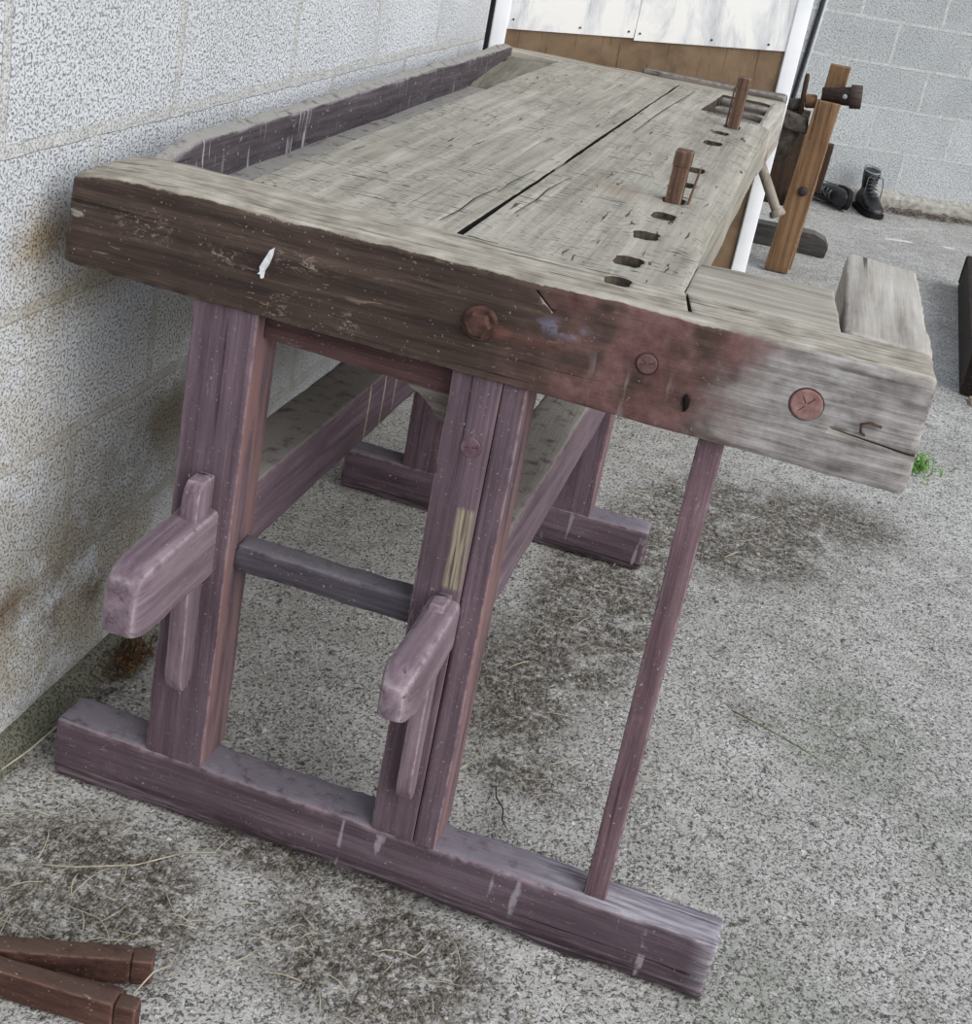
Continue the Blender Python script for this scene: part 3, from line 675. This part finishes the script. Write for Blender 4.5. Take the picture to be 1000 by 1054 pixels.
# ------------------------------------------------------------------ framed panel behind the bench
def pp(x, z, d=0): return (x+d*.2/1.02, 2.21+.2*x-d/1.02, z)      # on the panel's plane; d towards the bench
white = plain('white_painted_frame', 'eef0f4', 'fafbfd', 8, .45, 0, .05, .4)
def sheet_mat():
    s = NT('white_sheet_metal'); co = s.coord()
    n = s.noise(s.map(co, (9, 9, 2.2)), 1, 6, .7, .6)
    scr = s.step(s.noise(s.map(co, (90, 90, 14), rot=(0, .5, 0)), 1, 4, .7, 1), .66, .72)
    col = s.ramp(n, [(.34, C('b9bcc0')), (.46, C('e6e7e8')), (.54, C('fcfbf7'))])  # grey-white mottling paints the metal's streaky reflections into its colour
    col = s.mix(s.mul(scr, .5), col, C('a9a8a4'))
    st = s.step(s.noise(s.map(co, (5, 5, 1)), 2, 4), .62, .75)
    col = s.mix(s.mul(st, .25), col, C('c9a87c'))
    return s.done(col, .4, s.bump(scr, .2, .001), .1, .5)
def brown_mat():
    s = NT('brown_board'); co = s.coord()
    n = s.noise(co, 12, 4)
    col = s.ramp(n, [(.3, C('65523f')), (.5, C('7c6751')), (.7, C('8b755c'))])
    scr = s.mul(s.step(s.noise(s.map(co, (95, 1, 5), rot=(0, .55, 0)), 1, 3, .6, 1.4), .62, .65), s.step(s.noise(co, 4, 2), .40, .52))
    col = s.mix(s.mul(scr, .8), col, C('4b3322'))
    return s.done(col, .55, s.bump(n, .15, .002), 0, .3)
PN = thing('framed_panel', (.37, 2.29, 0), 'tall white-framed panel with sheet metal above and brown board below, behind bench', 'panel')
def slabp(name, xa, xb, z0, z1, d0, d1, mat, parent=PN, label=None, r=.003, xt=0):
    return timber(name, {(i, j, k): pp((xa, xb)[i]+xt*k, (z0, z1)[k], (d1, d0)[j]) for i in (0, 1) for j in (0, 1) for k in (0, 1)}, mat, parent, r=r, cell=.1, amp=.0004, seed=5, label=label)
slabp('frame_stile', -.034, .006, .0, 1.75, -.035, .006, white)
slabp('frame_stile', .747, .787, .0, 1.75, -.035, .006, white)
slabp('frame_rail', .006, .747, 1.70, 1.75, -.035, .005, white)
slabp('frame_rail', .006, .747, .0, .05, -.035, .005, white)
sm_, bm_ = sheet_mat(), brown_mat()
mesh('metal_sheet', [pp(.004, .962), pp(.345, .998), pp(.35, 1.71), pp(.004, 1.71), pp(.004, .962, -.02), pp(.345, .998, -.02), pp(.35, 1.71, -.02), pp(.004, 1.71, -.02)], [[0,1,2,3], [4,7,6,5], [0,4,5,1], [1,5,6,2], [2,6,7,3], [3,7,4,0]], sm_, PN)
mesh('metal_sheet', [pp(.347, .992), pp(.7475, 1.035), pp(.7475, 1.71), pp(.352, 1.71), pp(.347, .992, -.02), pp(.7475, 1.035, -.02), pp(.7475, 1.71, -.02), pp(.352, 1.71, -.02)], [[0,1,2,3], [4,7,6,5], [0,4,5,1], [1,5,6,2], [2,6,7,3], [3,7,4,0]], sm_, PN)
mesh('brown_board', [pp(.004, .045, -.006), pp(.7475, .045, -.006), pp(.7475, 1.06, -.006), pp(.004, .985, -.006), pp(.004, .045, -.018), pp(.7475, .045, -.018), pp(.7475, 1.06, -.018), pp(.004, .985, -.018)], [[0,1,2,3], [4,7,6,5], [0,4,5,1], [1,5,6,2], [2,6,7,3], [3,7,4,0]], bm_, PN)
V = []; F = []
for x, z in ((.02, .99), (.33, 1.013), (.36, 1.013), (.70, 1.045), (.20, 1.0), (.55, 1.03)):
    tube('screw', [pp(x, z, -.001), pp(x, z, .002)], .003, M['rust'], PN, 8)
blk = plain('gap_shade_black', '0d0d0f', '1a1a1d', 30, .7)
slabp('gap_shade_strip', -.050, -.036, .0, 1.75, -.02, .004, blk, label='black strip standing in for the shaded gap beside the wall')  # added black strip, paints the shade in the gap between wall and panel

def pipe(xa, xb, r, mat, label):
    o = tube('wall_pipe', [(xa, far_y(xa, r+.002), .16), (xb, far_y(xb, r+.002), 1.7)], r, mat, None, 10, origin=Vector((xa, far_y(xa, r), .16)))
    tag(o, label, 'pipe')
pipe(.690, .776, .0075, plain('dark_pipe_paint', '26262a', '3f3f44', 40, .4, .3), 'thin dark pipe running down the far wall just right of the white frame')
pipe(.710, .796, .008, plain('pale_pipe_paint', 'c3c6c8', 'dadddf', 40, .4), 'thin pale pipe beside the dark one on the far wall')

# ------------------------------------------------------------------ leg vise stand in the background
vw = wood('orange_brown_vise_timber', 'Z', '523c2b', '785b41', '957657', worn='a38b6d', crack=.8, grain=35)
vd = wood('dark_brown_vise_timber', 'Z', '2c2019', '3d2d23', '4f3c30', worn='5a493d', crack=.5)
vg = plain('grey_brown_vise_casting', '3d3732', '6a625a', 40, .65, .2, .3)
vdk = wood('dark_turned_vise_timber', 'X', '2d2521', '413631', '564a44', worn='6a5e58')
vfoot = wood('grey_black_foot_timber', 'X', '2f2d2b', '474441', '5d5955', worn='6f6b66', dust='6a6764')
LV = thing('leg_vise', (.87, 4.4, 0), 'orange-brown wooden leg vise on a dark stand, behind the white-framed panel', 'vise')
def quad(xa0, xb0, xa1, xb1, y0, y1, z0, z1): return {(0,0,0): (xa0,y0,z0), (1,0,0): (xb0,y0,z0), (0,1,0): (xa0,y1,z0), (1,1,0): (xb0,y1,z0), (0,0,1): (xa1,y0,z1), (1,0,1): (xb1,y0,z1), (0,1,1): (xa1,y1,z1), (1,1,1): (xb1,y1,z1)}
jaw_ = timber('front_jaw', quad(.812, .912, .848, .946, 4.20, 4.245, 0, .725), vw, LV, r=.006, cell=.03, amp=.002, seed=41)
timber('rear_jaw', quad(.842, .922, .866, .948, 4.30, 4.345, 0, .866), vw, LV, r=.005, cell=.03, amp=.002, seed=42)
lathe('jaw_bolt', (.888, 4.25, .354), (.888, 4.182, .354), [(0, .022), (.6, .022), (.9, .018), (1, .008)], plain('dark_bolt_iron', '2b2322', '4a3f3d', 60, .7, .2, .5), LV, 16, label='dark round bolt')
lathe('screw_head', (.862, 4.262, .743), (1.018, 4.262, .764), [(0, .030), (.43, .031), (.44, .036), (.70, .038), (.71, .048), (.97, .048), (1, .042)], vdk, LV, 24, label='dark turned screw head')
tube('tommy_hole_daylight_disc', [(.952, 4.231, .757), (.952, 4.222, .757)], [.010, .0095], plain('pale_daylight_hole', '9a9c9c', 'b8baba', 40), LV, 14)  # solid pale disc; daylight seen through the hole is painted as colour
lathe('screw_nut', (.803, 4.28, .703), (.850, 4.28, .710), [(0, .024), (.15, .028), (.85, .028), (1, .024)], vw, LV, 18)
prof = []
for k in range(9): prof += [(k/9, .024), (k/9+.05, .031), (k/9+.08, .024)]
lathe('screw_thread', (.735, 4.28, .672), (.805, 4.28, .690), prof, vg, LV, 18)
tube('tommy_bar', [(.796, 4.25, .640), (.789, 4.25, .80), (.788, 4.25, .815)], [.011, .010, .007], vd, LV, 10)
timber('vise_body', {(0,0,0): (.68,4.22,.59), (1,0,0): (.845,4.22,.575), (0,1,0): (.68,4.34,.59), (1,1,0): (.845,4.34,.575), (0,0,1): (.69,4.22,.668), (1,0,1): (.835,4.22,.645), (0,1,1): (.69,4.34,.668), (1,1,1): (.835,4.34,.645)}, vg, LV, r=.018, cell=.02, amp=.001, seed=43)
lathe('vise_socket', (.77, 4.30, .60), (.755, 4.30, .44), [(0, .055), (.25, .052), (.6, .034), (1, .03)], vg, LV, 20)
timber('back_board', quad(.71, .838, .70, .835, 4.665, 4.705, .19, .62), vd, LV, r=.004, cell=.04, seed=44)
timber('rear_block', quad(.90, .958, .90, .963, 4.346, 4.42, .335, .54), vd, LV, r=.004, cell=.04, seed=45)
timber('stand_rail', (.842, .892, 4.346, 4.69, .19, .27), vd, LV, r=.004, cell=.04, seed=46)
timber('stand_leg', (.842, .892, 4.69, 4.745, .08, .27), vd, LV, r=.004, cell=.04, seed=47)
V = []; F = []
prof = [(.62, .0), (.62, .088), (.985, .096), (1.035, .078), (1.057, .042), (1.050, .0)]
for yy in (4.67, 4.765): V += [(x, yy, z) for x, z in prof]
n = len(prof); F = [list(range(n)), list(range(n, 2*n))[::-1]]+[[i, (i+1) % n, n+(i+1) % n, n+i] for i in range(n)]
mesh('stand_foot', V, F, vfoot, LV)

# ------------------------------------------------------------------ work boots by the far wall
leather = plain('black_leather', '111113', '26262a', 60, .38, 0, .25, .5)
rubber = plain('black_sole_rubber', '0c0c0c', '1b1b1b', 60, .8)
lace_m = plain('grey_laces', '3c3e42', '6f7276', 80, .8)
cuffm = plain('grey_boot_lining', '6a6d70', '8d9093', 60, .9)
def boot(loc, M4, label, toe):
    o = thing('work_boot', loc, label, 'boot', 'black work boots by the far wall')
    # boot space: toe towards -Y, up Z, metres
    secs = [(-.172, .014, .014, .034), (-.166, .028, .012, .045), (-.145, .044, .012, .062), (-.10, .050, .012, .075), (-.05, .047, .012, .095), (0, .042, .012, .120), (.05, .040, .012, .125), (.09, .036, .012, .10), (.105, .024, .015, .08)]
    V = []; F = []; n = 16
    for y, hw, z0, z1 in secs:
        for k in range(n):
            a = 2*math.pi*k/n; V.append(Vector((hw*math.copysign(abs(math.cos(a))**.7, math.cos(a)), y, (z0+z1)/2+(z1-z0)/2*math.copysign(abs(math.sin(a))**.8, math.sin(a)))))
    for i in range(len(secs)-1):
        for k in range(n): F.append([i*n+k, i*n+(k+1) % n, (i+1)*n+(k+1) % n, (i+1)*n+k])
    F.append(list(range(n))); F.append([(len(secs)-1)*n+k for k in range(n)])
    b0 = len(V); sh = [(.08, .035, .045, .045), (.12, .032, .040, .045), (.155, .040, .046, .040), (.19, .045, .055, .036), (.212, .046, .058, .036)]
    for z, hx, hy, cy in sh:
        for k in range(n):
            a = 2*math.pi*k/n; V.append(Vector((hx*math.cos(a), cy+hy*math.sin(a)+(.012 if math.sin(a) < -.5 and z > .2 else 0), z+(.012*math.sin(a) if z > .2 else 0))))
    for i in range(len(sh)-1):
        for k in range(n): F.append([b0+i*n+k, b0+i*n+(k+1) % n, b0+(i+1)*n+(k+1) % n, b0+(i+1)*n+k])
    F.append([b0+k for k in range(n)]); F.append([b0+(len(sh)-1)*n+k for k in range(n)])
    def add(name, V, F, mat, smooth=True, remesh=False):
        me = bpy.data.meshes.new(name); me.from_pydata([M4 @ Vector(v) for v in V], [], F)
        bm = bmesh.new(); bm.from_mesh(me); bmesh.ops.recalc_face_normals(bm, faces=bm.faces); bm.to_mesh(me); bm.free()
        q = link(name, me, mat, o)
        if remesh:
            r = q.modifiers.new('r', 'REMESH'); r.mode = 'VOXEL'; r.voxel_size = .005
            sm = q.modifiers.new('s', 'SMOOTH'); sm.iterations = 6; sm.factor = .5
            bake(q)
        q.data.polygons.foreach_set('use_smooth', [smooth]*len(q.data.polygons)); return q
    up = add('upper', V, F, leather, True, True)
    out = []
    for y, hw, _, _ in secs: out.append((hw*1.08+.002, y*1.03))
    pts = [(x, y) for x, y in out]+[(-x, y) for x, y in out[::-1]]
    V = [(x, y, z) for z in (0, .022) for x, y in pts]; n2 = len(pts)
    F = [list(range(n2)), list(range(n2, 2*n2))]+[[i, (i+1) % n2, n2+(i+1) % n2, n2+i] for i in range(n2)]
    add('sole', V, F, rubber, False)
    # lining at the mouth
    V = []; F = []
    for z, k_ in ((.214, 1.04), (.222, .98), (.216, .86), (.17, .8)):
        for k in range(16):
            a = 2*math.pi*k/16; V.append((.046*k_*math.cos(a), .036+.058*k_*math.sin(a)+(.012 if math.sin(a) < -.5 else 0), z+.012*math.sin(a)))
    for i in range(3):
        for k in range(16): F.append([i*16+k, i*16+(k+1) % 16, (i+1)*16+(k+1) % 16, (i+1)*16+k])
    F.append([48+k for k in range(16)])
    add('lining', V, F, cuffm)
    V = []; F = []
    path = [(-.075, .098), (-.05, .112), (-.025, .128), (-.012, .146), (-.008, .164), (-.010, .182), (-.012, .198)]
    for i, (y, z) in enumerate(path):
        s1 = 1 if i % 2 else -1
        tube_data([(-.026, y+.003, z-.006), (-.012, y-.006, z+.002), (.0, y-.008, z+.003), (.012, y-.006, z+.002), (.026, y+.003, z-.006)], .0034, 6, V, F)
        if i < len(path)-1:
            y2, z2 = path[i+1]
            tube_data([(s1*-.022, y-.003, z), (0, (y+y2)/2-.011, (z+z2)/2+.004), (s1*.022, y2-.003, z2)], .003, 6, V, F)
    tube_data([(.02, -.016, .19), (.04, -.03, .19), (.055, -.02, .15), (.052, -.03, .08), (.06, -.05, .03)], .003, 6, V, F)
    tube_data([(-.02, -.016, .19), (-.04, -.03, .185), (-.045, -.04, .14), (-.05, -.05, .10)], .003, 6, V, F)
    add('laces', V, F, lace_m)
    return o
boot((1.228, 6.06, 0), Matrix.Rotation(.35, 4, 'Z'), 'black lace-up work boot standing upright by the far wall', 0)
boot((1.105, 6.05, 0), Matrix.Translation((0, 0, .058)) @ Matrix.Rotation(.22, 4, 'Z') @ Matrix.Rotation(math.radians(-86), 4, 'Y'), 'black lace-up work boot lying on its side behind the leg vise', 0)

# ------------------------------------------------------------------ dark crate at the right
cm = wood('dark_crate_timber', 'Y', '17120f', '241c18', '33291f', worn='5a4a3c', crack=.6)
CR = thing('crate', (1.80, 3.75, 0), 'dark brown open crate on the floor at the right edge', 'crate')
def seg(name, a, b, z0, z1, t, seed, lab=None):
    a = Vector((*a, 0)); b = Vector((*b, 0)); d = (b-a).normalized(); nrm = Vector((-d.y, d.x, 0))*t
    return timber(name, {(i, j, k): tuple((a, b)[i]+nrm*(1 if j else 0)+Vector((0, 0, (z0, z1)[k]))) for i in (0, 1) for j in (0, 1) for k in (0, 1)}, cm, CR, r=.004, cell=.05, amp=.002, seed=seed, label=lab)
q1, q2, q3, q4 = (1.548, 3.10), (2.06, 2.88), (2.17, 4.55), (1.64, 4.72)
seg('side_board', q2, q1, .02, .145, -.025, 51); seg('side_board', q1, q4, .02, .145, -.025, 52); seg('side_board', q4, q3, .02, .145, -.025, 53); seg('side_board', q3, q2, .02, .145, -.025, 54)
mesh('crate_bottom', [(*q, z) for z in (.0, .025) for q in (q1, q2, q3, q4)], [[3,2,1,0], [4,5,6,7], [0,1,5,4], [1,2,6,5], [2,3,7,6], [3,0,4,7]], cm, CR)
o = timber('wood_chip', (1.575, 1.62, 2.99, 3.06, .0, .014), plain('pale_split_wood', '8d7c62', 'b8a98c', 50, .9, 0, .6), None, r=.004, cell=.01, amp=.004, origin=Vector((1.6, 3.02, 0)))
tag(o, 'pale chip of split wood on the floor at the crate corner', 'wood chip')

# ------------------------------------------------------------------ rusty square bars at lower left
rb = wood('rust_brown_bar', 'X', '2e1e1a', '4b322b', '63473d', worn='78594d', crack=.8, dust='54423a')
def bar(a, b, w, h, label, seed, band=True, z0=0):
    a = Vector((*a, z0)); b = Vector((*b, z0)); d = (b-a).normalized(); n_ = Vector((-d.y, d.x, 0))*w
    o = thing('square_bar', (a+b)/2, label, 'bar', 'rusty square bars in the lower left')
    L = (b-a).length
    def S(t0, t1, g, up):
        return {(i, j, k): tuple(a+d*(t0, t1)[i]+n_*(j if not g else (j*(1+2*g)-g))+Vector((0, 0, (-.0*up, h+g*w)[k]))) for i in (0, 1) for j in (0, 1) for k in (0, 1)}
    timber('shaft', S(0, L-(.028 if band else 0), 0, 0), rb, o, r=.004, cell=.009, amp=.0016, seed=seed)
    if band: timber('end_block', S(L-.0275, L, -.03, 0), rb, o, r=.004, cell=.008, amp=.0016, seed=seed+1)
    return o
bar((.165, -.3704), (.368, -.294), .026, .040, 'rusty square bar with end block, farther of the two long bars', 61)
bar((.02, -.410), (.386, -.372), .024, .043, 'rusty square bar with end block, nearest the bottom edge', 64)
bar((.262, -.3465), (.350, -.333), .010, .020, 'thin rusty bar wedged between the two thicker bars', 67, band=False)
for o in list(bpy.data.objects):
    if o.get('category') == 'bar': pass

# ------------------------------------------------------------------ litter: straw, gravel, leaves, grass
straw = plain('dry_straw', '948c78', 'bdb5a0', 30, .8)
twig = plain('dark_twig', '3a3027', '574a3d', 30, .9)
def stalks(name, items, mat, label, cat, origin, kind=None):
    V = []; F = []
    for pts, r in items: tube_data(pts, [r]*(len(pts)-1)+[r*.5], 5, V, F)
    o = mesh(name, V, F, mat, None, True, Vector(origin))
    return tag(o, label, cat, None, kind)
def curve(x, y, ang, L, bend, z=.003, n=5, lift=0):
    P = []; a = ang
    for i in range(n):
        P.append((x, y, z+lift*math.sin(math.pi*i/(n-1)))); x += math.cos(a)*L/(n-1); y += math.sin(a)*L/(n-1); a += bend/(n-1)
    return P
rnd = random.Random(11)
def one(name, pts, r, mat, label, cat): return stalks(name, [(pts, r)], mat, label, cat, pts[0])
one('straw_stalk', [(.111,-.186,.003), (.18,-.160,.004), (.25,-.12,.005), (.30,-.066,.006), (.334,-.046,.004), (.337,-.03,.006), (.342,-.004,.004)], .0011, straw, 'long bent pale straw on the floor in front of the sled foot', 'straw')
one('straw_stalk', [(.584,.282,.003), (.60,.32,.005), (.613,.356,.003)], .0013, straw, 'pale straw just right of the right front leg, under the bench', 'straw')
one('straw_stalk', [(.72,.392,.003), (.742,.415,.004), (.757,.433,.003)], .0013, straw, 'short pale straw left of the thin support post', 'straw')
one('straw_stalk', [(.925,1.354,.003), (.94,1.38,.005), (.957,1.408,.003)], .0016, straw, 'short thick straw in the dark dirt right of the support post', 'straw')
one('straw_stalk', [(.372,-.352,.045), (.380,-.318,.052), (.388,-.29,.04), (.39,-.27,.048)], .0011, straw, 'pale straw lying across the ends of the rusty bars', 'straw')
one('twig', [(.66,.30,.003), (.668,.27,.006), (.685,.25,.004), (.69,.222,.006), (.704,.205,.003)], .0014, twig, 'dark curved twig on the concrete left of the support post', 'twig')
one('grass_blade', curve(1.0, .73, -.35, .19, -.2, .004), .0013, plain('olive_blade', '5c6644', '77825a', 30, .8), 'olive grass blade lying on the green-tinted concrete', 'grass')  # a loose green grass blade
items = []
for cx, cy, sx, sy, n in ((.20, -.20, .12, .09, 46), (.62, -.13, .09, .07, 26), (.92, 1.55, .2, .22, 60), (.68, .95, .1, .35, 50), (.62, .3, .1, .15, 14), (.25, -.30, .1, .03, 12), (1.1, 1.3, .25, .5, 22), (.1, .02, .07, .05, 8)):
    for i in range(n):
        items.append((curve(rnd.gauss(cx, sx), rnd.gauss(cy, sy), rnd.uniform(0, 6.3), rnd.uniform(.02, .075), rnd.uniform(-1, 1), .002, 4, rnd.uniform(0, .006)), rnd.uniform(.0005, .0010)))
items = [it for it in items if it[0][0][0] > .0 and not (-.02 < it[0][0][1] < .09 and it[0][0][0] < 1.04) and min(p[0] for p in it[0]) > .0]
stalks('chaff', items, straw, 'scattered dry chaff and fine straw on the concrete floor', 'chaff', (.6, .4, 0), 'stuff')
# loose grit and pebbles
V = []; F = []
gritm = NT('grit_stones'); co = gritm.coord()
gritm = gritm.done(gritm.ramp(gritm.noise(co, 9, 2), [(.3, C('5b5852')), (.5, C('8f8b84')), (.7, C('c4c0b8'))]), .85)
for i in range(900):
    x = rnd.uniform(.02, 1.6); y = rnd.uniform(-.45, 2.6); r = rnd.uniform(.0015, .0042)*(1.7 if rnd.random() < .05 else 1)
    if -.02 < y < .09 and x < 1.05: continue
    if (1.15 < y < 1.25 and x < .77) or (y > 2.1 and x < .82): continue
    b = len(V); a0 = rnd.uniform(0, 6.3); k1, k2, k3 = rnd.uniform(.7, 1.3), rnd.uniform(.5, 1), rnd.uniform(.4, .8)
    for z, rr in ((-.3, .8), (.25, 1), (.8, .6)):
        for k in range(6):
            a = a0+k*math.pi/3; ux, uy = math.cos(a)*rr*k1*r, math.sin(a)*rr*k2*r
            V.append((x+ux*math.cos(a0)-uy*math.sin(a0), y+ux*math.sin(a0)+uy*math.cos(a0), -.003+.004*noise.noise(Vector((x*4, y*4, 1)))+r*k3*(z+.5)))
    for q in range(2):
        for k in range(6): F.append([b+q*6+k, b+q*6+(k+1) % 6, b+q*6+6+(k+1) % 6, b+q*6+6+k])
    F.append([b+12+k for k in range(6)])
o = mesh('gravel', V, F, gritm, None, True, Vector((.8, 1, 0))); tag(o, 'loose grit and small stones scattered on the concrete', 'gravel', None, 'stuff')
# clump of dead stems in the wall corner
items = []
for i in range(46):
    a = rnd.uniform(0, 6.3); x = -.004+rnd.uniform(-.008, .022); y = .30+rnd.gauss(0, .022)
    items.append(([(x+.01, y, .004), (max(-.03, x+.016*math.cos(a)), y+.03*math.sin(a), .018+rnd.uniform(0, .025)), (max(-.03, x+.022*math.cos(a+1)), y+.04*math.sin(a+1.3), .008+rnd.uniform(0, .03)), (x+.012, y+.02*math.cos(a), .004)], rnd.uniform(.0007, .0014)))
stalks('dead_weed_clump', items, plain('brown_dead_stems', '4a3523', '7d6242', 50, .9), 'brown clump of dead weeds at the foot of the left wall', 'weeds', (.0, .30, 0))
one('straw_stalk', [(.022,.075,.02), (.012,.06,.03), (-.008,.02,.006), (-.02,-.05,.005), (-.02,-.12,.004)], .0014, straw, 'pale straw between the left wall and the sled foot end', 'straw')
items = []
for i in range(60):
    x, y = 1.385+rnd.gauss(0, .035), 2.27+rnd.gauss(0, .045); a = rnd.uniform(0, 6.3); h = rnd.uniform(.015, .05)
    items.append(([(x, y, -.002), (x+.008*math.cos(a), y+.008*math.sin(a), h*.6), (x+.03*math.cos(a), y+.03*math.sin(a), h)], rnd.uniform(.0012, .0022)))
stalks('grass_tuft', items, plain('fresh_grass', '4f7f35', '7fae55', 20, .7), 'small green grass tuft growing in the concrete beyond the vise jaw', 'grass', (1.385, 2.27, 0), 'stuff')
items = []
for i in range(520):
    x = rnd.uniform(1.34, 2.6); d_ = rnd.uniform(.06, .13); y = far_y(x, d_); a = rnd.uniform(0, 6.3)
    items.append((curve(x, y, a, rnd.uniform(.02, .06), rnd.uniform(-1.5, 1.5), rnd.uniform(.002, .02), 4, rnd.uniform(0, .015)), rnd.uniform(.001, .003)))
stalks('leaf_litter', items, plain('dead_leaf_litter', '5b5046', '8d8276', 40, .9), 'dry leaf and stem litter along the foot of the far wall', 'leaf litter', (1.8, 6.2, 0), 'stuff')

# ------------------------------------------------------------------ daylight
w = bpy.data.worlds.new('overcast'); sc.world = w; w.use_nodes = True
nt = w.node_tree; bg = nt.nodes['Background']
tc = nt.nodes.new('ShaderNodeTexCoord'); sx = nt.nodes.new('ShaderNodeSeparateXYZ'); nt.links.new(tc.outputs['Generated'], sx.inputs[0])
rp = nt.nodes.new('ShaderNodeValToRGB'); nt.links.new(sx.outputs['Z'], rp.inputs[0])
rp.color_ramp.elements[0].position = .0; rp.color_ramp.elements[0].color = (.50, .49, .47, 1)
rp.color_ramp.elements[1].position = .7; rp.color_ramp.elements[1].color = (.88, .97, 1.12, 1)
nt.links.new(rp.outputs[0], bg.inputs['Color']); bg.inputs['Strength'].default_value = .72
L = bpy.data.lights.new('soft_daylight', 'SUN'); L.energy = 2.7; L.angle = math.radians(60); L.color = (1, .98, .96)
lo = bpy.data.objects.new('soft_daylight', L); COL.objects.link(lo)
lo.rotation_euler = Vector((-.95, .52, -.66)).to_track_quat('-Z', 'Y').to_euler()
lo.location = (4, -3, 5)

# ------------------------------------------------------------------ camera
yaw, pit, rol, f = -.2344, -.3465, .1767, 1390.99
fw = Vector((math.sin(yaw)*math.cos(pit), math.cos(yaw)*math.cos(pit), math.sin(pit)))
rt = Vector((math.cos(yaw), -math.sin(yaw), 0)); up = rt.cross(fw)
c_, s_2 = math.cos(rol), math.sin(rol)
R, U = c_*rt+s_2*up, -s_2*rt+c_*up
cam = bpy.data.cameras.new('camera'); co = bpy.data.objects.new('camera', cam); COL.objects.link(co)
co.matrix_world = Matrix.Translation((.8847, -1.5024, 1.3471)) @ Matrix((R, U, -fw)).transposed().to_4x4()
cam.sensor_fit = 'VERTICAL'; cam.sensor_height = 36; cam.sensor_width = 36*1000/1054
cam.lens = 36*f/1054; cam.shift_x = 43.03/1054; cam.shift_y = -154.27/1054
cam.clip_start = .05; cam.clip_end = 60
sc.camera = co
vs = sc.view_settings
vs.view_transform = 'Standard'; vs.look = 'None'; vs.exposure = .1; vs.gamma = 1; vs.use_curve_mapping = False
